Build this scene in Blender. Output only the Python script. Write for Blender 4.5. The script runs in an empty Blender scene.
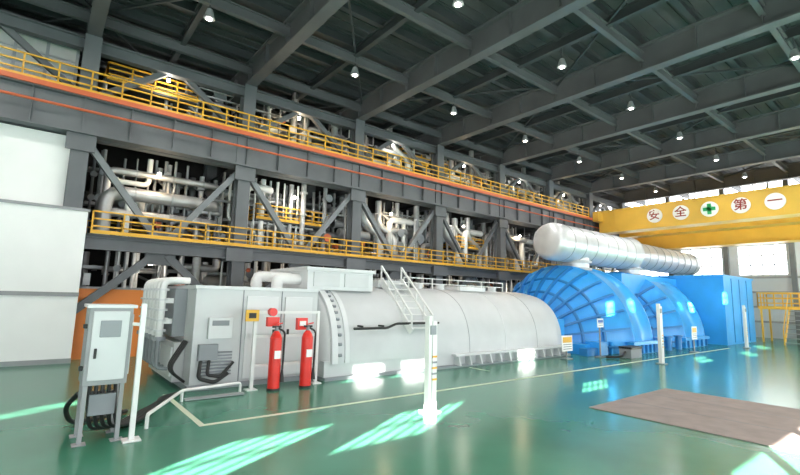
import bpy, math, random
from mathutils import Vector, Matrix
random.seed(23)
sc=bpy.context.scene
try:
    sc.view_settings.view_transform='Standard'
except Exception: pass

# ---------------------------------------------------------------- materials
def mat(name,col,rough=.5,metal=0,noise=.0,nscale=3,bump=0,emit=0):
    m=bpy.data.materials.new(name); m.use_nodes=True
    nt=m.node_tree; b=nt.nodes['Principled BSDF']
    b.inputs['Base Color'].default_value=(*col,1)
    b.inputs['Roughness'].default_value=rough
    b.inputs['Metallic'].default_value=metal
    if emit:
        b.inputs['Emission Color'].default_value=(*col,1); b.inputs['Emission Strength'].default_value=emit
    tc=nt.nodes.new('ShaderNodeTexCoord')
    if noise:
        n=nt.nodes.new('ShaderNodeTexNoise'); n.inputs['Scale'].default_value=nscale; n.inputs['Detail'].default_value=5
        nt.links.new(tc.outputs['Object'],n.inputs['Vector'])
        r=nt.nodes.new('ShaderNodeValToRGB')
        r.color_ramp.elements[0].position=.3; r.color_ramp.elements[1].position=.7
        r.color_ramp.elements[0].color=(*[c*(1-noise) for c in col],1)
        r.color_ramp.elements[1].color=(*[min(1,c*(1+noise)) for c in col],1)
        nt.links.new(n.outputs['Fac'],r.inputs['Fac']); nt.links.new(r.outputs['Color'],b.inputs['Base Color'])
    if bump:
        n2=nt.nodes.new('ShaderNodeTexNoise'); n2.inputs['Scale'].default_value=nscale*6
        nt.links.new(tc.outputs['Object'],n2.inputs['Vector'])
        bp=nt.nodes.new('ShaderNodeBump'); bp.inputs['Strength'].default_value=bump; bp.inputs['Distance'].default_value=.02
        nt.links.new(n2.outputs['Fac'],bp.inputs['Height']); nt.links.new(bp.outputs['Normal'],b.inputs['Normal'])
    return m
M={}
M['floor']=mat('green_epoxy',(.045,.20,.125),.2,0,.2,.5,.03)
M['steel']=mat('grey_steel_paint',(.125,.135,.145),.5,0,.15,1)
M['steeld']=mat('dark_steel_paint',(.05,.055,.06),.55,0,.15,1)
M['roofs']=mat('roof_beam_paint',(.105,.108,.115),.5,0,.15,1)
M['roof']=mat('roof_deck',(.065,.067,.07),.7,0,.25,1)
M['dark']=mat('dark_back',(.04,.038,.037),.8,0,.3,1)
M['mid']=mat('mid_grey',(.3,.31,.32),.5,0,.1,2)
M['brace']=mat('brace_grey',(.2,.215,.23),.5,0,.1,2)
M['yellow']=mat('yellow_paint',(.78,.43,.04),.45)
M['cyel']=mat('crane_yellow',(.70,.42,.06),.4,0,.08,1)
M['redor']=mat('orange_rail',(.62,.13,.05),.5)
M['orange']=mat('orange_wall_paint',(.9,.28,.06),.5,0,.04,1)
M['white']=mat('white_wall_paint',(.9,.91,.9),.6,0,.03,1)
M['wfar']=mat('far_wall_paint',(.62,.66,.7),.6,0,.04,1)
M['offw']=mat('offwhite_metal',(.74,.75,.74),.4,0,.05,3)
M['gen']=mat('generator_grey',(.56,.58,.59),.33,0,.05,1.5)
M['gen2']=mat('generator_grey_light',(.65,.67,.68),.36,0,.04,1.5)
M['gend']=mat('generator_grey_dark',(.24,.26,.28),.5)
M['blue']=mat('turbine_blue',(.04,.37,.84),.3,0,.1,1)
M['blued']=mat('turbine_blue_dark',(.02,.2,.52),.4)
M['silver']=mat('silver_cladding',(.76,.77,.79),.35,.5,.08,2,.05)
M['silver2']=mat('silver_dull',(.42,.43,.44),.4,.4,.2,2)
M['psil']=mat('pipe_silver',(.55,.55,.55),.35,.6,.15,2)
M['red']=mat('red_paint',(.75,.03,.02),.3)
M['black']=mat('black_rubber',(.015,.015,.015),.5)
M['hatch']=mat('brown_hatch',(.25,.20,.18),.6,0,.15,3)
M['line']=mat('floor_line_paint',(.62,.66,.5),.4)
M['green']=mat('green_sign',(.02,.35,.1),.5)
M['signw']=mat('sign_white',(.9,.9,.88),.5)
M['signt']=mat('sign_text',(.30,.03,.02),.5)
M['blu2']=mat('sign_blue',(.03,.15,.6),.5)
M['lamp']=mat('lamp_glass',(1,.95,.85),.5,emit=25)
M['pane']=mat('window_frame',(.55,.57,.6),.5)

# ---------------------------------------------------------------- mesh builder
class O:
    def __init__(s,name): s.n=name;s.v=[];s.f=[];s.mi=[];s.sm=[];s.ms=[]
    def k(s,m):
        if m not in s.ms: s.ms.append(m)
        return s.ms.index(m)
    def add(s,vs,fs,m,smooth=False):
        o=len(s.v); s.v+= [tuple(v) for v in vs]; k=s.k(m)
        for f in fs:
            s.f.append([i+o for i in f]); s.mi.append(k); s.sm.append(smooth)
    def box(s,x0,y0,z0,x1,y1,z1,m):
        x0,x1=sorted((x0,x1));y0,y1=sorted((y0,y1));z0,z1=sorted((z0,z1))
        vs=[(x0,y0,z0),(x1,y0,z0),(x1,y1,z0),(x0,y1,z0),(x0,y0,z1),(x1,y0,z1),(x1,y1,z1),(x0,y1,z1)]
        s.add(vs,[(0,3,2,1),(4,5,6,7),(0,1,5,4),(1,2,6,5),(2,3,7,6),(3,0,4,7)],m)
    def bar(s,p,q,w,h,m,up=(0,0,1)):
        p=Vector(p);q=Vector(q);d=(q-p).normalized();u=Vector(up)
        if abs(d.dot(u))>.98: u=Vector((0,1,0))
        a=d.cross(u).normalized();b=a.cross(d).normalized();a*=w/2;b*=h/2
        vs=[p-a-b,p+a-b,p+a+b,p-a+b,q-a-b,q+a-b,q+a+b,q-a+b]
        s.add(vs,[(0,1,2,3),(7,6,5,4),(0,4,5,1),(1,5,6,2),(2,6,7,3),(3,7,4,0)],m)
    def cyl(s,p,q,r,m,r2=None,seg=14,caps=True):
        p=Vector(p);q=Vector(q);r2=r if r2 is None else r2
        d=(q-p).normalized();u=Vector((0,0,1)) if abs(d.z)<.95 else Vector((1,0,0))
        a=d.cross(u).normalized();b=d.cross(a).normalized()
        vs=[]
        for c,rr in((p,r),(q,r2)):
            for i in range(seg):
                t=2*math.pi*i/seg; vs.append(c+a*rr*math.cos(t)+b*rr*math.sin(t))
        s.add(vs,[(i,(i+1)%seg,seg+(i+1)%seg,seg+i) for i in range(seg)],m,True)
        if caps: s.add(vs,[tuple(range(seg))[::-1],tuple(range(seg,2*seg))],m)
    def tube(s,pts,r,m,seg=10,fil=None):
        fil=r*2.2 if fil is None else fil
        P=[Vector(p) for p in pts]; path=[P[0]]
        for i in range(1,len(P)-1):
            a=P[i-1]-P[i];b=P[i+1]-P[i];L=min(fil,a.length*.45,b.length*.45)
            A=P[i]+a.normalized()*L;B=P[i]+b.normalized()*L
            for j in range(6):
                t=j/5; path.append(A*(1-t)**2+P[i]*2*t*(1-t)+B*t*t)
        path.append(P[-1])
        vs=[];d=(path[1]-path[0]).normalized()
        u=Vector((0,0,1)) if abs(d.z)<.9 else Vector((1,0,0))
        a=d.cross(u).normalized()
        for i,p in enumerate(path):
            if i==0: d=path[1]-path[0]
            elif i==len(path)-1: d=path[-1]-path[-2]
            else: d=path[i+1]-path[i-1]
            d.normalize(); a=(a-d*a.dot(d)).normalized(); b=d.cross(a)
            for j in range(seg):
                t=2*math.pi*j/seg; vs.append(p+a*r*math.cos(t)+b*r*math.sin(t))
        fs=[]
        for i in range(len(path)-1):
            for j in range(seg):
                fs.append((i*seg+j,(i)*seg+(j+1)%seg,(i+1)*seg+(j+1)%seg,(i+1)*seg+j))
        s.add(vs,fs,m,True)
        n=len(path)-1
        s.add(vs,[tuple(range(seg))[::-1],tuple(range(n*seg,n*seg+seg))],m)
    def lathe(s,prof,cy,cz,m,a0=0,a1=360,seg=48):
        vs=[];n=seg+1
        for x,r in prof:
            for i in range(n):
                t=math.radians(a0+(a1-a0)*i/seg); vs.append((x,cy+r*math.cos(t),cz+r*math.sin(t)))
        fs=[(i*n+j,i*n+j+1,(i+1)*n+j+1,(i+1)*n+j) for i in range(len(prof)-1) for j in range(seg)]
        s.add(vs,fs,m,False)
        for k in range(len(fs)): s.sm[-1-k]=True
    def ix(s,x0,x1,y,z0,z1,w,m,t=.05):
        s.box(x0,y-w/2,z0,x1,y+w/2,z0+t,m); s.box(x0,y-w/2,z1-t,x1,y+w/2,z1,m); s.box(x0,y-t/2,z0+t,x1,y+t/2,z1-t,m)
    def iy(s,y0,y1,x,z0,z1,w,m,t=.05):
        s.box(x-w/2,y0,z0,x+w/2,y1,z0+t,m); s.box(x-w/2,y0,z1-t,x+w/2,y1,z1,m); s.box(x-t/2,y0,z0+t,x+t/2,y1,z1-t,m)
    def rail(s,p,q,h,m,step=.9,r=.022,mid=2,toe=.1):
        p=Vector(p);q=Vector(q);L=(q-p).length;n=max(1,round(L/step))
        for i in range(n+1):
            c=p.lerp(q,i/n); s.bar(c,c+Vector((0,0,h)),r*1.8,r*1.8,m)
        for j in range(mid+1):
            z=h*(1-j/(mid+1)); s.bar(p+Vector((0,0,z)),q+Vector((0,0,z)),r*1.8,r*1.8,m)
        if toe: s.bar(p+Vector((0,0,toe/2)),q+Vector((0,0,toe/2)),.015,toe,m)
    def build(s,bevel=0,parent=None):
        me=bpy.data.meshes.new(s.n); me.from_pydata(s.v,[],s.f)
        for m in s.ms: me.materials.append(M[m])
        me.polygons.foreach_set('material_index',s.mi); me.polygons.foreach_set('use_smooth',s.sm)
        me.update()
        ob=bpy.data.objects.new(s.n,me); sc.collection.objects.link(ob)
        if bevel:
            b=ob.modifiers.new('b','BEVEL');b.width=bevel;b.segments=2;b.limit_method='ANGLE';b.angle_limit=math.radians(50)
        if parent: ob.parent=parent
        return ob

XE=35.0; XW=-26.0; YR=-4.0; YB=21.0; YS=14.6; ZR=10.0
XA=XW+.02; XB=XE-.4; YA=YR+.02; YC=YB-.02
COL=[.45+4.4*k for k in range(-2,8)]

# ---------------------------------------------------------------- floor & shell
o=O('floor'); o.box(XW,YR,-.2,XE,YB,0,'floor'); o.build()
o=O('floor_line_marking')
o.box(1.9,6.71,.002,24,6.79,.006,'line'); o.box(1.9,6.79,.002,1.98,9.1,.006,'line'); o.box(9.3,7.9,.002,9.36,8.6,.006,'line'); o.build()
o=O('floor_hatch_cover'); o.box(7.7,0,.002,10.9,4.3,.012,'hatch')
for x in (8.8,9.9): o.box(x,0,.012,x+.02,4.3,.013,'steel')
o.build()
o=O('ceiling'); o.box(XW,YR,ZR,XE,YB,ZR+.2,'roof')
y=YR+.1
while y<YB:
    o.box(XW,y,ZR-.04,XE,y+.12,ZR,'roof'); y+=.36
o.build()

SD=Vector((.88,.47)); TE=.24
holes=[]
def win(px,py,w,z,h):
    L=(py-YR)/SD.y; holes.append((px-SD.x*L-w/2, px-SD.x*L+w/2, z+L*TE-h/2, z+L*TE+h/2))
for px in (1.8,4.5): win(px,5.35,1.6,0,.56)
win(9.9,5.4,1.2,0,.34); win(12.6,6.1,1.0,0,.2); win(18.0,5.9,1.3,0,.4); win(22.0,5.6,1.3,0,.4); win(26.3,6.2,1.4,0,.4)
for px in (-.3,5.9,7.3,12.0): win(px,8.75,.9,.1,.5)
for px in (16.3,17.9,22.6,24.0,27.4): win(px,8.2,.75,1.75,.6)
o=O('wall_right')
zs=sorted(set([0,.5,3.0,ZR]+[h[2] for h in holes]+[h[3] for h in holes]))
for a,b in zip(zs,zs[1:]):
    zm=(a+b)/2
    if .5<zm<3.0:
        x=XW
        while x<XE: o.box(x,YR-.1,a,x+.12,YR,b,'steel'); x+=1.5
        continue
    hs=sorted((h[0],h[1]) for h in holes if h[2]<zm<h[3]); x=XW
    for h in hs:
        if h[0]>x: o.box(x,YR-.1,a,h[0],YR,b,'mid')
        x=max(x,h[1])
    o.box(x,YR-.1,a,XE,YR,b,'mid')
for h in holes:
    for k in (1,2,3,4):
        x=h[0]+(h[1]-h[0])*k/5; o.box(x-.018,YR-.06,h[2],x+.018,YR-.03,h[3],'pane')
    zc=(h[2]+h[3])/2; o.box(h[0],YR-.06,zc-.015,h[1],YR-.03,zc+.015,'pane')
o.build()
o=O('wall_left_end'); o.box(XW-.1,YR,0,XW,YB,ZR,'mid'); o.build()
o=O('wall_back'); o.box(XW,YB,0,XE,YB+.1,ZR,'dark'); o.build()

o=O('wall_far')
def wallx(o,x,y0,y1,z0,z1,hl,m):
    zz=sorted(set([z0,z1]+[h[2] for h in hl]+[h[3] for h in hl]))
    for a,b in zip(zz,zz[1:]):
        zm=(a+b)/2; y=y0
        for h in sorted(h for h in hl if h[2]<zm<h[3]):
            if h[0]>y: o.box(x,y,a,x+.15,h[0],b,m)
            y=h[1]
        if y<y1: o.box(x,y,a,x+.15,y1,b,m)
hl=[]
y=-3.3
while y<19:
    hl.append((y,y+2.4,3.85,5.65)); hl.append((y-.2,y+2.9,7.2,9.9)); y+=3.3
wallx(o,XE,YR,YB,0,ZR,hl,'wfar')
for z in (.9,1.8,2.7,3.6,5.9,6.8): o.box(XE-.12,YR,z,XE,YB,z+.12,'mid')
for h in hl:
    for k in range(1,4):
        yy=h[0]+(h[1]-h[0])*k/4; o.box(XE+.03,yy-.03,h[2],XE+.08,yy+.03,h[3],'pane')
    for k in (1,2):
        zc=h[2]+(h[3]-h[2])*k/3; o.box(XE+.03,h[0],zc-.03,XE+.08,h[1],zc+.03,'pane')
y=-3.75
while y<20:
    o.box(XE-.35,y,0,XE-.12,y+.25,ZR,'steel'); y+=3.3
o.build()

o=O('wall_white_front')
o.box(XW,YS,3.9,.24,YS+.2,5.9,'white')
o.box(XW,YS-.42,0,.78,YS-.24,3.9,'white'); o.box(XW,YS-.46,3.86,.82,YS,3.93,'mid')
o.box(XW,YS-.45,1.66,.79,YS-.42,1.76,'mid'); o.box(XW,YS-.44,0,.79,YS-.42,.12,'mid')
o.build()
o=O('wall_orange_front')
o.box(.72,YS+.24,0,2.9,YS+.4,1.87,'orange'); o.box(2.9,YS+.24,0,XB,YS+.4,1.6,'gen'); o.box(.7,YS+.22,1.87,2.9,YS+.42,1.93,'mid'); o.build()

# ---------------------------------------------------------------- roof frame
o=O('roof_steel_frame')
for x in COL:
    o.iy(YA,YC,x,8.8,9.62,.34,'roofs',.06)
    y=YR+.7
    while y<YB:
        o.box(x-.15,y,8.86,x+.15,y+.03,9.56,'roofs'); y+=1.47
    if x+2.2<XE: o.iy(YA,YC,x+2.2,9.35,9.68,.16,'steeld',.03)
y=YR+.7; n=0
while y<YB:
    o.ix(XA,XB,y,9.62,9.95,.16,'steeld',.03)
    if n%2==0: o.ix(XA,XB,y,9.12,9.42,.14,'roofs',.03)
    y+=1.47; n+=1
for i,x in enumerate(COL[:-1]):
    y=YR+.7
    for j in range(4):
        if (i+j)%2: o.bar((x,y,9.45),(x+4.4,y+5.88,9.45),.06,.06,'steeld')
        else: o.bar((x,y+5.88,9.45),(x+4.4,y,9.45),.06,.06,'steeld')
        y+=5.88
o.build()

# ---------------------------------------------------------------- bay structure
o=O('bay_steel_structure')
for x in COL:
    for yy in (YS,18.5):
        o.box(x-.2,yy-.22,0,x+.2,yy-.17,8.8,'steel'); o.box(x-.2,yy+.17,0,x+.2,yy+.22,8.8,'steel'); o.box(x-.03,yy-.17,0,x+.03,yy+.17,8.8,'steel')
    for z in (2.95,5.9,7.9): o.iy(YS+.2,YC,x,z,z+.3,.2,'steeld',.03)
    o.box(x-.33,YS-.28,5.5,x+.33,YS-.22,7.0,'steel')
    if x>1: o.box(x-.42,YS-.3,2.85,x+.42,YS+.22,3.28,'steel')
o.ix(XA,XB,YS-.2,5.95,7.0,.36,'steel',.07)
x=XA
while x<XB: o.box(x,YS-.36,6.02,x+.03,YS-.05,6.93,'steel'); x+=1.1
o.ix(XA,XB,YS+.2,5.95,6.5,.3,'steel',.06)
o.ix(.8,XB,YS-.1,2.92,3.26,.24,'steel',.04)
for z0 in (3.26,7.02): o.box(.8 if z0<5 else XA,YS-.3,z0,XB,16.6,z0+.06,'steeld')
for i,x in enumerate(COL[:-1]):
    xc=x+2.2
    if x>0:
        w=.17 if i<5 else .13; mm='brace' if i<5 else 'steel'
        o.bar((x+.2,YS,5.75),(xc-.15,YS,3.35),w,w,mm,(0,1,0)); o.bar((x+4.2,YS,5.75),(xc+.15,YS,3.35),w,w,mm,(0,1,0))
        o.box(xc-.4,YS-.06,3.3,xc+.4,YS+.06,3.6,'steel')
        o.bar((x+.2,YS,1.2),(xc-.15,YS,2.9),.2,.2,'steel',(0,1,0)); o.bar((x+4.2,YS,1.2),(xc+.15,YS,2.9),.2,.2,'steel',(0,1,0))
        o.box(xc-.4,YS-.06,2.6,xc+.4,YS+.06,2.95,'steel')
    o.bar((x+.2,YS+.2,7.2),(xc,YS+.2,8.75),.16,.16,'steel',(0,1,0)); o.bar((x+4.2,YS+.2,7.2),(xc,YS+.2,8.75),.16,.16,'steel',(0,1,0))
o.ix(XA,XB,YS+.1,8.45,8.8,.25,'steel',.04)
for z in (4.9,8.2): o.ix(XA,XB,18.5,z,z+.3,.2,'steeld',.03)
o.build()
o=O('crane_conductor_rail'); o.box(XA,YS-.45,6.96,XB,YS-.40,7.09,'redor'); o.cyl((XA,YS-.45,6.55),(XB,YS-.45,6.55),.035,'redor'); o.build()
o=O('walkway_railing')
o.rail((XA,YS-.32,7.1),(26.3,YS-.32,7.1),.62,'yellow',.72,.022)
o.rail((.9,YS-.28,3.33),(XB,YS-.28,3.33),.6,'yellow',.72,.022)
o.rail((-6,16.5,7.1),(XB,16.5,7.1),.6,'yellow',.9)
o.rail((.9,16.5,3.33),(XB,16.5,3.33),.6,'yellow',.9)
for x0,x1,z in ((.9,3.4,7.95),(12,15,7.9),(5.6,8.4,4.4),(15.5,17.5,4.3)):
    o.box(x0,15.2,z,x1,16.6,z+.06,'steeld'); o.rail((x0,15.2,z+.06),(x1,15.2,z+.06),.52,'yellow',.6); o.rail((x0,15.2,z+.06),(x0,16.6,z+.06),.52,'yellow',.6)
o.build()

# pipework mass
o=O('process_pipework')
pm=['psil','silver2','offw','silver2','psil','mid','gend','silver2']
for lvl,(z0,z1) in enumerate(((.3,2.9),(3.45,5.8),(7.2,8.8))):
    for i in range(230):
        m=random.choice(pm); r=random.choice((.025,.03,.04,.05,.06,.08,.1,.13))
        x=.8+30*(i+random.random())/230; y=random.choice((random.uniform(15.1,16.0),random.uniform(15.6,18.2))); L=random.uniform(.5,2.6)
        z=random.uniform(z0+.2,z1-.2); k=random.random()
        if k<.3:
            o.tube([(x,y,z0-.1),(x,y,z),(x+L,y,z),(x+L,y+.8,z),(x+L,y+.8,z1)],r,m)
        elif k<.5:
            o.tube([(x,y,z),(x+L,y,z),(x+L,y,z1+.1)],r,m)
            o.cyl((x,y,z),(x+.05,y,z),r*1.6,m)
        elif k<.64:
            o.tube([(x,y,z1+.1),(x,y,z),(x+L*.4,y,z-.4 if z-.4>z0 else z),(x+L*.4,y,z0)],r,m)
        elif k<.72:
            o.cyl((x,y,z),(x+L*1.6,y,z),r*1.3,m)
        else:
            o.cyl((x,y,z0-.2),(x,y,z1+.2),r,m); 
            for q in range(3):
                zz=z0+(z1-z0)*(q+.5)/3+random.uniform(-.2,.2); o.cyl((x,y,zz),(x,y,zz+.06),r*1.6,m)
                if random.random()<.4:
                    o.cyl((x,y,zz+.03),(x,y-.3,zz+.03),r*.5,'mid'); o.cyl((x,y-.3,zz+.03),(x,y-.33,zz+.03),r*1.4+.04,'redor' if random.random()<.3 else 'gend')
    for i in range(8):
        x=1.2+i*3.9+random.uniform(-.6,.6); z=random.uniform(z0+.6,z1-.4); r=random.uniform(.2,.34)
        L=random.uniform(1.2,2.6); y=random.uniform(16.0,17)
        o.cyl((x,y,z),(x+L,y,z),r,'psil',seg=24); o.cyl((x-.15,y,z),(x,y,z),r*.7,'psil',r,seg=24)
        o.cyl((x+L,y,z),(x+L+.15,y,z),r,'psil',r*.7,seg=24)
        for q in (.2,.8): o.cyl((x+L*q,y,z),(x+L*q+.04,y,z),r*1.08,'silver2',seg=24)
    for i in range(120):
        x=random.uniform(.8,32);y=random.uniform(15.2,18.5);z=random.uniform(z0+.1,z1-.4)
        w=random.uniform(.08,.35);h=random.uniform(.1,.4)
        o.box(x,y,z,x+w,y+.25,z+h,random.choice(('mid','gend','offw','redor','steel','silver2')))
for k in range(8): o.cyl((5.3+k*.27,15.3,3.3),(5.3+k*.27,15.3,5.9),(.05,.03,.09,.04)[k%4],'offw' if k%3 else 'silver2')
for z,r in ((4.1,.13),(4.7,.2),(5.35,.1)): 
    o.tube([(1.2,15.3,3.3),(1.2,15.3,z),(4.3,15.3,z),(4.3,16.5,z)],r,'psil',14)
    for x in (1.9,2.9,3.8): o.cyl((x,15.3,z),(x+.05,15.3,z),r*1.15,'silver2')
for x0,r in ((10.1,.2),(10.9,.14),(14.8,.22),(19.4,.2),(16.4,.14)):
    o.tube([(x0,15.3,5.9),(x0,15.3,4.9),(x0+.9,15.3,4.4),(x0+.9,15.3,3.3)],r,'psil',14)
    o.tube([(x0+1.4,15.3,3.3),(x0+1.4,15.3,5.2),(x0+2.6,15.3,5.2)],r*.7,'offw',14)
for x0 in (7.0,11.6,17,21.5,25):
    o.cyl((x0,15.6,7.1),(x0,15.6,9.6),.13,'psil',seg=18); o.tube([(x0+.5,15.4,7.2),(x0+.5,15.4,8.3),(x0+2.2,15.4,8.3),(x0+2.2,15.4,7.2)],.09,'silver2')
o.cyl((3.0,16.9,7.1),(3.0,16.9,8.3),.5,'psil',seg=28); o.cyl((3.0,16.9,8.3),(3.0,16.9,8.55),.5,'psil',.2,28)
o.cyl((-1.5,16.4,7.6),(.3,16.4,7.6),.35,'silver2',seg=24)
for z in (4.5,5.6,2.5,8.5):
    o.box(.8,16.9,z,XB,17.3,z+.1,'silver2')
o.build()
o=O('clerestory_window')
for i in range(6):
    for j in range(3):
        o.box(-4+i*.7,15.9,7.7+j*.42,-4+i*.7+.62,15.95,7.7+j*.42+.36,'signw')
o.box(-4.1,15.95,7.6,.2,16.0,9.1,'pane'); o.build()

# ---------------------------------------------------------------- generator
CY=10.8
o=O('generator_exciter_enclosure')
XG=4.95
o.box(2.35,9.2,.06,XG,12.4,1.95,'gen'); o.box(2.3,9.15,0,XG,12.45,.1,'gend'); o.box(2.32,9.17,1.9,XG,12.43,1.97,'gen2')
for x in (3.25,4.08): o.box(x,9.185,.1,x+.02,9.2,1.9,'gend')
o.box(3.33,9.16,.15,4.0,9.2,1.78,'gen2'); o.box(4.16,9.16,.15,4.8,9.2,1.78,'gen2'); o.box(3.9,9.12,.95,3.94,9.17,1.1,'black'); o.box(4.22,9.12,.95,4.26,9.17,1.1,'black')
for k in range(8): o.box(2.55,9.16,.25+k*.06,3.1,9.2,.28+k*.06,'gend')
o.box(2.6,9.1,.95,3.05,9.2,1.35,'gen2'); o.box(2.66,9.09,1.2,2.98,9.1,1.3,'gend')
o.box(2.12,9.85,.95,2.35,11.95,1.9,'gend')
for i in range(6):
    y=9.98+i*.35
    o.tube([(2.4,y,2.06),(1.92,y,2.06),(1.92,y,1.6),(1.92,y,.95)],.07,'offw',12)
    for z in (1.05,1.25,1.45,1.65,1.85): o.cyl((1.92,y,z),(1.92,y,z+.04),.11,'gen2')
    o.cyl((1.92,y,.88),(1.92,y,.95),.12,'gend'); o.box(1.95,y-.05,1.2,2.15,y+.05,1.3,'offw'); o.box(1.95,y-.05,1.6,2.15,y+.05,1.7,'offw')
    o.tube([(1.92,y,.9),(1.92,y,.35),(2.3,y,.3)],.035,'gend')
o.box(2.15,9.7,.1,2.35,12.0,.85,'gen'); o.box(2.12,9.8,.2,2.15,10.7,.75,'gen2'); o.box(2.12,10.85,.2,2.15,11.8,.75,'gen2')
for k in range(3): o.tube([(2.3,9.35+k*.12,.9),(2.0,9.3+k*.12,.4),(2.3,9.35+k*.1,.15)],.025,'black',fil=.2)
o.box(2.45,9.08,.55,2.8,9.2,.85,'gend'); o.tube([(2.5,9.1,.55),(2.45,9.0,.25),(2.75,9.0,.15),(3.0,9.05,.3)],.035,'black'); o.tube([(2.65,9.1,.55),(2.6,9.0,.3),(2.85,9.0,.25),(3.1,9.08,.5)],.03,'black')
o.build(.02)
def sup(hw,h,zb,n,seg,sc_=1):
    L=[]
    for i in range(seg+1):
        t=math.pi*i/seg; c,s_=math.cos(t),math.sin(t)
        L.append((CY-hw*sc_*math.copysign(abs(c)**(2/n),c), zb+h*sc_*abs(s_)**(2/n)))
    return L
def shell(o,secs,hw,h,zb,n,m,seg=40):
    vs=[];
    for x,s_ in secs:
        vs+=[(x,y,z) for y,z in sup(hw,h,zb,n,seg,s_)]
    N=seg+1
    o.add(vs,[(i*N+j,(i+1)*N+j,(i+1)*N+j+1,i*N+j+1) for i in range(len(secs)-1) for j in range(seg)],m,True)
    o.add(vs[:N],[tuple(range(N))],m); o.add(vs[-N:],[tuple(range(N))[::-1]],m)
o=O('generator')
shell(o,[(4.97,.86),(5.05,.97),(5.2,1.0),(13.9,1.0),(14.3,.97),(14.6,.88)],1.95,1.8,.35,2.5,'gen')
for x in (8.05,11.2): shell(o,[(x,1.004),(x+.03,1.004)],1.95,1.8,.35,2.5,'gen2')
for x in (9.6,12.8): shell(o,[(x,1.003),(x+.015,1.003)],1.95,1.8,.35,2.5,'gend')
shell(o,[(5.15,1.035),(5.3,1.035)],1.95,1.8,.35,2.5,'gen2'); shell(o,[(5.5,1.02),(5.62,1.02)],1.95,1.8,.35,2.5,'gen2')
o.box(5.0,CY-1.94,.05,14.4,CY+1.94,.4,'gen'); o.box(4.97,CY-2.05,0,14.6,CY+2.05,.07,'gend')
o.box(8.9,CY-2.12,.30,14.3,CY-1.9,.36,'gen2')
x=9.0
while x<14.3:
    o.add([(x,CY-1.9,.3),(x,CY-2.1,.3),(x,CY-1.9,.06),(x,CY-2.18,.06),(x+.05,CY-1.9,.3),(x+.05,CY-2.1,.3),(x+.05,CY-1.9,.06),(x+.05,CY-2.18,.06)],
     [(0,1,3,2),(4,6,7,5),(0,4,5,1),(1,5,7,3),(3,7,6,2)],'gen2'); x+=.43
o.tube([(5.7,CY-2.0,1.1),(6.6,CY-2.05,1.1),(6.9,CY-2.05,1.2),(8.3,CY-2.05,1.2)],.03,'black')
for x in (5.9,6.5,7.3,8.1): o.bar((x,CY-2.05,1.15),(x,CY-1.85,1.15),.04,.04,'black')
for i in range(30):
    t=math.pi*(i+.5)/30; c,s_=math.cos(t),math.sin(t)
    y=CY-1.95*math.copysign(abs(c)**(2/2.5),c); z=.35+1.8*abs(s_)**(2/2.5)
    o.cyl((5.34,y,z),(5.42,y,z),.04,'gend',seg=6)
o.box(4.85,9.55,1.97,6.7,11.6,2.45,'gen2'); o.box(4.8,9.5,2.42,6.75,11.65,2.5,'gen2'); o.box(5.0,9.52,2.05,5.7,9.55,2.38,'gen'); o.box(5.85,9.52,2.05,6.55,9.55,2.38,'gen')
o.tube([(4.3,10.0,1.95),(4.3,10.0,2.2),(4.85,10.0,2.2)],.13,'offw',14); o.tube([(4.0,10.5,1.95),(4.0,10.5,2.25),(4.85,10.5,2.25)],.13,'offw',14)
for x in (9.0,9.9,12.4): o.cyl((x,10.4,2.1),(x,10.4,2.27),.14,'gen2',seg=20)
o.box(10.4,10.0,2.1,11.6,11.4,2.24,'gen2')
o.build()
o=O('generator_access_stair')
for x in (7.3,8.0):
    o.bar((x,8.66,1.0),(x,10.0,2.3),.05,.18,'offw'); 
    o.bar((x,8.66,1.4),(x,10.0,2.68),.045,.045,'offw'); 
    for k in range(5):
        t=k/4; p=Vector((x,8.66,1.0)).lerp(Vector((x,10.0,2.3)),t); o.bar(p,p+Vector((0,0,.4)),.035,.035,'offw')
for k in range(8):
    t=(k+.5)/8; y=8.66+t*1.34; z=1.0+t*1.3; o.box(7.3,y-.07,z-.015,8.0,y+.07,z+.015,'offw')
o.rail((8.1,10.0,2.12),(12.5,10.0,2.12),.3,'offw',1.1,.014,1,0)
o.box(7.2,10.0,2.1,8.1,11.2,2.3,'gen2')
o.build()

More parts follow.
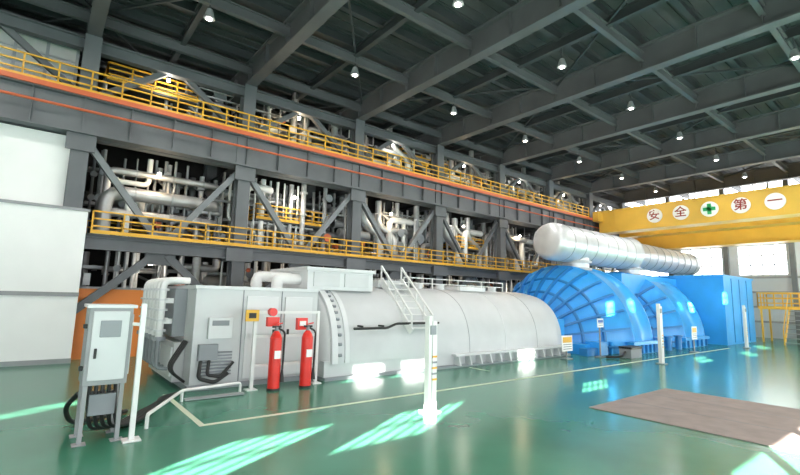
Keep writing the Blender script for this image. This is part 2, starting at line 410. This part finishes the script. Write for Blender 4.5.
# ---------------------------------------------------------------- blue turbine
o=O('low_pressure_turbine')
CZ=.35
def hood(x0,x1,x2,x3,r0,R):
    def cur(xa,xb,ra,rb,n=8):
        L=[]
        for i in range(n+1):
            t=i/n; s1=math.sin(t*math.pi/2); c1=1-math.cos(t*math.pi/2)
            L.append((xa+(xb-xa)*(.5*t+.5*c1), ra+(rb-ra)*(.5*t+.5*s1)))
        return L
    A=cur(x0,x1,r0,R-.02); Bk=cur(x3,x2+.12,r0+.2,R-.02)
    o.lathe([(x0-.15,0),(x0-.15,r0)]+A+[(x1,R+.06),(x1+.12,R+.06),(x1+.12,R),(x2,R),(x2,R+.06),(x2+.12,R+.06)]+Bk[::-1]+[(x3,0)],CY,CZ,'blue',-7,187,72)
    o.lathe([(x1+.13,R+.005),(x1+.2,R+.012),(x1+.22,R-.02)],CY,CZ,'blued',-7,187,72)
    for i in range(15):
        t=math.radians(-2+184*i/14); c,s_=math.cos(t),math.sin(t); tx=Vector((0,-s_,c))*.035
        for cv_,sg in ((A,-1),(Bk,1)):
            for (xa,ra),(xb,rb) in zip(cv_,cv_[1:]):
                def P(x,r,off): return Vector((x+sg*off*.8,CY+(r+off*.5)*c,CZ+(r+off*.5)*s_))
                q=[P(xa,ra,0),P(xa,ra,.15),P(xb,rb,.15),P(xb,rb,0)]
                vs=[a-tx for a in q]+[a+tx for a in q]
                o.add(vs,[(0,1,2,3),(7,6,5,4),(1,5,6,2)],'blued')
    for k in (3,5):
        xx,rr=A[k]
        o.lathe([(xx-.02,rr-.02),(xx-.08,rr+.04),(xx+.04,rr+.08)],CY,CZ,'blued',-7,187,60)
    o.box(x1-.1,CY-R-.1,0,x2+.2,CY+R+.1,CZ,'blue'); o.box(x0,CY-R*.75,0,x3,CY+R*.75,CZ,'blue')
    o.box(x1-.3,CY-R-.2,CZ-.02,x2+.3,CY-R+.1,CZ+.1,'blue')
    for k in range(5):
        xx=x1+.1+(x2-x1-.1)*k/4; o.box(xx-.02,CY-R-.18,.02,xx+.02,CY-R,CZ,'blued')
hood(15.2,17.2,18.7,20.0,.9,2.98)
hood(20.3,22.0,24.2,25.6,.9,2.98)
o.box(14.62,CY-1.4,0,15.3,CY+1.4,1.2,'blue'); o.lathe([(14.62,.0),(14.62,.7),(15.4,.7)],CY,1.0,'blued',0,360,32)
o.box(25.6,7.25,0,30.2,CY+3.2,3.3,'blue'); o.box(25.5,7.2,3.26,30.3,CY+3.25,3.34,'blue')
for x in (26.7,27.9,29.1): o.box(x,7.22,.1,x+.04,7.25,3.2,'blued')
o.box(19.7,9.3,2.3,25.6,12.6,3.15,'blue')
for x in (15.6,16.4): o.box(x,8.2,0,x+.5,8.75,.45,'blue')
o.box(14.9,8.3,.0,21,8.6,.25,'blued')
for x in (19.0,20.2,21.2): o.cyl((x,7.75,0),(x,7.75,.5),.12,'blued'); o.cyl((x,7.75,.5),(x,7.75,.56),.17,'blued')
o.build()
o=O('crossover_steam_pipe')
PY,PZ=10.5,4.3
prof=[(15.95,0),(15.95,.55),(16.02,.7),(16.25,.78),(22.8,.78),(22.8,.86),(22.95,.86),(22.95,.68),(31.0,.66),(31.3,.5),(31.35,0)]
o.lathe(prof,PY,PZ,'silver',0,360,40)
x=16.8
while x<30.8: 
    R=.795 if x<22.6 else .69
    if not 22.3<x<23.1: o.lathe([(x,R-.02),(x,R),(x+.04,R),(x+.04,R-.02)],PY,PZ,'silver2',0,360,40)
    x+=.9
for xx,r in ((18.1,.55),(23.1,.5)):
    o.cyl((xx,PY,PZ-.3),(xx,PY,3.2),r,'silver',seg=32); o.cyl((xx,PY,3.5),(xx,PY,3.6),r*1.2,'silver2',seg=32); o.cyl((xx,PY,3.2),(xx,PY,3.3),r*1.2,'silver2',seg=32)
o.cyl((16.6,PY,PZ+.7),(16.6,PY,PZ+1.0),.05,'silver2')
o.build()
o=O('turbine_access_platform')
o.box(30.4,5.0,1.74,32.2,7.1,1.8,'yellow'); 
for x in (30.5,32.1):
    for y in (5.1,7.0): o.bar((x,y,0),(x,y,1.75),.08,.08,'yellow')
o.rail((30.4,5.0,1.8),(30.4,7.1,1.8),.8,'yellow',.6,.03); o.rail((30.4,7.1,1.8),(32.2,7.1,1.8),.8,'yellow',.6,.03); o.rail((32.2,5,1.8),(32.2,7.1,1.8),.8,'yellow',.6,.03)
for y in (5.0,5.8): 
    o.bar((28.8,y,0),(30.4,y,1.75),.05,.16,'yellow'); o.bar((28.8,y,.75),(30.4,y,2.55),.04,.04,'yellow'); o.bar((28.8,y,0),(28.8,y,.75),.04,.04,'yellow')
for k in range(8): o.box(28.8+k*.2,5.0,.1+k*.22,29.05+k*.2,5.8,.13+k*.22,'mid')
o.build()

# ---------------------------------------------------------------- crane
o=O('overhead_travelling_crane')
for x in (27.0,29.6):
    o.box(x,YR+.3,6.2,x+.85,14.0,7.45,'cyel'); o.box(x-.08,YR+.3,7.45,x+.93,14.0,7.53,'cyel'); o.box(x-.08,YR+.3,6.15,x+.93,14.0,6.22,'cyel')
    y=YR+1
    while y<14: o.box(x-.02,y,6.3,x,y+.03,7.45,'cyel'); y+=2
o.box(26.4,13.75,6.85,31.1,14.08,7.45,'cyel'); o.box(26.6,YR+.1,6.9,30.9,YR+.4,7.5,'cyel')
for x in (26.9,30.4): o.cyl((x,13.8,7.12),(x,14.1,7.12),.2,'steeld',seg=20)
o.rail((30.5,YR+.3,7.53),(30.5,13.7,7.53),.4,'cyel',1.1,.02,1,.0)
o.box(27.1,-2.0,7.53,30.4,.4,8.3,'cyel')
o.box(31.6,YR+.3,5.5,32.4,13.7,6.4,'cyel'); o.box(31.5,YR+.3,6.4,32.5,13.7,6.47,'cyel'); o.box(31.5,YR+.3,5.45,32.5,13.7,5.51,'cyel')
o.box(31.4,13.7,5.7,34,14.0,7.2,'cyel'); o.rail((31.6,YR+.3,6.45),(31.6,13.7,6.45),.45,'cyel',1.1,.02,1,0)
crane=o.build()
rot=Matrix(((0,0,-1),(-1,0,0),(0,1,0))).to_euler()
def text(s,loc,size,m,parent,rot=rot,name='lettering'):
    c=bpy.data.curves.new(name,'FONT'); c.body=s; c.size=size; c.align_x='CENTER'; c.align_y='CENTER'; c.extrude=.01; c.offset=.012*size
    t=bpy.data.objects.new(name,c); sc.collection.objects.link(t); t.location=loc; t.rotation_euler=rot; c.materials.append(M[m]); t.parent=parent; return t
sg=O('sign_discs')
for i,ch in enumerate('安全+第一'):
    y=10.7-1.35*i
    sg.cyl((26.9,y,6.85),(26.98,y,6.85),.4,'signw',seg=32)
    if ch=='+':
        sg.box(26.87,y-.28,6.76,26.9,y+.28,6.94,'green'); sg.box(26.87,y-.09,6.57,26.9,y+.09,7.13,'green')
    else: text(ch,(26.88,y,6.85),.6,'signt',crane)
sg.build(parent=crane)

# ---------------------------------------------------------------- extinguisher rack
for (x,y) in ((3.71,8.51),(4.36,8.46)):
    o=O('carbon_dioxide_extinguisher')
    o.cyl((x,y,.02),(x,y,.98),.115,'red',seg=24); o.cyl((x,y,.98),(x,y,1.06),.115,'red',.085,24); o.cyl((x,y,1.06),(x,y,1.12),.085,'red',.04,24)
    o.cyl((x,y,1.12),(x,y,1.2),.035,'gend'); o.bar((x-.08,y,1.2),(x+.09,y,1.2),.05,.04,'black'); o.bar((x-.02,y,1.24),(x+.12,y,1.27),.03,.02,'red')
    o.tube([(x+.04,y,1.17),(x+.17,y-.02,1.1),(x+.16,y-.03,.6),(x+.14,y-.05,.35)],.02,'black',8,.1); o.cyl((x+.14,y-.05,.38),(x+.14,y-.05,.15),.02,'black',.05)
    o.cyl((x,y,0),(x,y,.04),.125,'black',seg=24); o.box(x-.06,y-.122,.6,x+.06,y-.1,.75,'signw')
    o.build()
o=O('fire_point_rack')
for x in (3.35,4.72): o.bar((x,8.72,0),(x,8.72,1.5),.06,.06,'offw'); o.box(x-.1,8.62,0,x+.1,8.82,.02,'offw')
for z in (.45,1.0,1.47): o.bar((3.35,8.72,z),(4.72,8.72,z),.05,.05,'offw')
o.box(3.14,8.66,1.3,3.4,8.69,1.52,'yellow'); o.box(3.2,8.65,1.36,3.34,8.66,1.46,'black')
o.box(3.56,8.6,1.2,3.8,8.7,1.38,'red'); o.cyl((3.66,8.58,1.48),(3.66,8.7,1.48),.08,'red')
o.box(4.2,8.6,1.12,4.42,8.7,1.36,'red'); o.box(4.24,8.59,1.2,4.38,8.6,1.3,'signw')
o.build()

# ---------------------------------------------------------------- control cabinet
o=O('local_control_cabinet')
dx=-.1
def B(x0,y0,z0,x1,y1,z1,m): o.box(x0+dx,y0,z0,x1+dx,y1,z1,m)
B(.6,6.62,.68,1.06,7.15,1.62,'mid'); B(.57,6.6,1.6,1.1,7.18,1.64,'gen2')
B(.64,6.59,.74,1.02,6.62,1.56,'gen'); B(.72,6.575,1.25,.94,6.59,1.45,'gend'); B(.68,6.57,1.0,.71,6.59,1.12,'black')
B(1.06,6.68,.78,1.08,7.1,1.52,'gen')
for z in (.85,1.35): B(.56,6.7,z,.6,6.8,z+.05,'black')
for x,y in ((.54,6.68),(.92,6.68),(.54,7.1),(.92,7.1)):
    o.bar((x,y,0),(x,y,.7),.05,.05,'mid'); o.box(x-.07,y-.07,0,x+.07,y+.07,.015,'mid')
o.bar((1.06,6.55,0),(1.06,6.55,1.66),.06,.06,'offw'); o.box(.96,6.45,0,1.16,6.65,.02,'offw'); o.bar((1.06,6.55,1.4),(.96,6.65,1.4),.04,.04,'offw')
B(.7,6.75,.3,.98,7.0,.55,'gend')
for k in range(5):
    x=.6+k*.07; o.tube([(x,6.8+.03*k,.68),(x,6.8,.4),(x+.05,6.9,.1),(x+.4,7.3,.05),(1.8,8.5+.05*k,.05),(2.2,9.05,.04)],.022,'black',8,.15)
o.tube([(.52,7.2,.5),(.4,7.4,.3),(.5,7.6,.04),(1.2,8.0,.04)],.03,'black',8,.2)
o.build(.006)
o=O('cable_guard_rail')
o.tube([(1.3,7.0,0),(1.3,7.0,.18),(2.05,8.4,.18),(2.05,8.4,0)],.025,'offw'); o.tube([(2.05,8.4,.18),(3.1,8.6,.18),(3.1,8.6,0)],.025,'offw')
o.box(2.1,8.35,.01,3.1,8.47,.04,'mid'); o.build()

# ---------------------------------------------------------------- posts
def post(x,y,h):
    o=O('safety_barrier_post')
    o.box(x-.13,y-.13,0,x+.13,y+.13,.025,'gend')
    o.box(x-.085,y-.05,.02,x-.02,y+.05,h,'offw'); o.box(x,y-.05,.02,x+.095,y+.05,h-.08,'offw'); o.box(x-.02,y-.02,.02,x,y+.04,h-.1,'mid')
    for k in range(5): o.box(x,y-.054,.5+k*.09,x+.098,y+.052,.53+k*.09,'gend' if k%2 else 'yellow')
    o.box(x-.06,y-.07,h-.3,x+.06,y-.05,h-.15,'gend')
    o.build()
post(5.13,5.59,1.53); post(15.31,6.1,1.85); post(25.06,6.38,1.9)
def signb(x,y,w,z0,h,mc):
    o=O('warning_sign_stand')
    o.bar((x,y,0),(x,y,z0+h),.04,.04,'mid'); o.box(x-.18,y-.12,0,x+.18,y+.12,.03,'gend')
    o.box(x-w/2,y-.04,z0,x+w/2,y-.02,z0+h,'signw'); o.box(x-w/2+.04,y-.045,z0+h*.55,x+w/2-.04,y-.04,z0+h-.05,mc)
    for k in range(3): o.box(x-w/2+.06,y-.045,z0+.06+k*.07,x+w/2-.06,y-.04,z0+.085+k*.07,'gend')
    o.build()
signb(13.6,8.3,.6,.25,.5,'yellow'); signb(15.2,8.0,.4,1.0,.3,'blu2'); signb(20.4,6.9,.5,.5,.5,'yellow')
o=O('floor_equipment_box'); o.box(15.7,7.2,.0,16.5,7.6,.35,'gend'); o.box(15.7,7.18,.3,16.5,7.62,.38,'black'); o.tube([(15.7,7.4,.2),(15.3,7.3,.1),(15.2,7.5,.05),(15.0,7.7,.05)],.04,'black'); o.build(.01)

# ---------------------------------------------------------------- lights
def area(loc,e,size,col,parent=None,typ='AREA'):
    l=bpy.data.lights.new('lamp_light',typ); l.energy=e; l.color=col
    if typ=='AREA': l.shape='DISK'; l.size=size
    else: l.shadow_soft_size=size
    ob=bpy.data.objects.new('lamp_light',l); sc.collection.objects.link(ob); ob.location=loc
    if parent: ob.parent=parent
    return ob
for i in range(-2,8):
    for y in (-1.3,2.4,6.9,11.4):
        x=2.65+4.4*i
        if x>34: continue
        o=O('high_bay_lamp')
        o.cyl((x,y,8.75),(x,y,9.0),.14,'mid',.07,16); o.cyl((x,y,8.73),(x,y,8.75),.07,'lamp'); o.cyl((x,y,9.0),(x,y,9.35),.02,'steeld')
        p=o.build(); area((x,y,8.7),78,.2,(1,.96,.9),p)
for k,x in enumerate(COL):
    if x<0: continue
    for z in (2.6,5.3,8.3):
        o=O('bulkhead_lamp'); o.cyl((x+2,14.85,z),(x+2,14.85,z+.08),.05,'lamp'); p=o.build(); area((x+2,14.85,z-.12),24,.12,(1,.72,.42) if (k+int(z))%2 else (1,.9,.75),p,'POINT')
s=bpy.data.lights.new('sun','SUN'); s.energy=170; s.angle=.004; s.color=(1,.95,.86)
so=bpy.data.objects.new('sun',s); sc.collection.objects.link(so)
d=Vector((SD.x,SD.y,-TE)); so.rotation_euler=d.to_track_quat('-Z','Y').to_euler()
w=bpy.data.worlds.new('world'); sc.world=w; w.use_nodes=True
bg=w.node_tree.nodes['Background']; bg.inputs['Color'].default_value=(.92,.96,1,1); bg.inputs['Strength'].default_value=6.5

# ---------------------------------------------------------------- camera
c=(400,237.5); v1=(970,313); v2=(40,290)
f=math.sqrt(-((v1[0]-c[0])*(v2[0]-c[0])+(v1[1]-c[1])*(v2[1]-c[1])))
def cv(v): return Vector((v[0]-c[0],-(v[1]-c[1]),-f)).normalized()
X=cv(v1);Y=cv(v2);Z=X.cross(Y).normalized();Y=Z.cross(X)
R=Matrix((X,Y,Z))
cd=bpy.data.cameras.new('camera'); cam=bpy.data.objects.new('camera',cd); sc.collection.objects.link(cam)
cd.sensor_width=36; cd.lens=f/800*36; cd.clip_end=300
cam.matrix_world=Matrix.Translation((0,0,1.8))@R.to_4x4()
sc.camera=cam
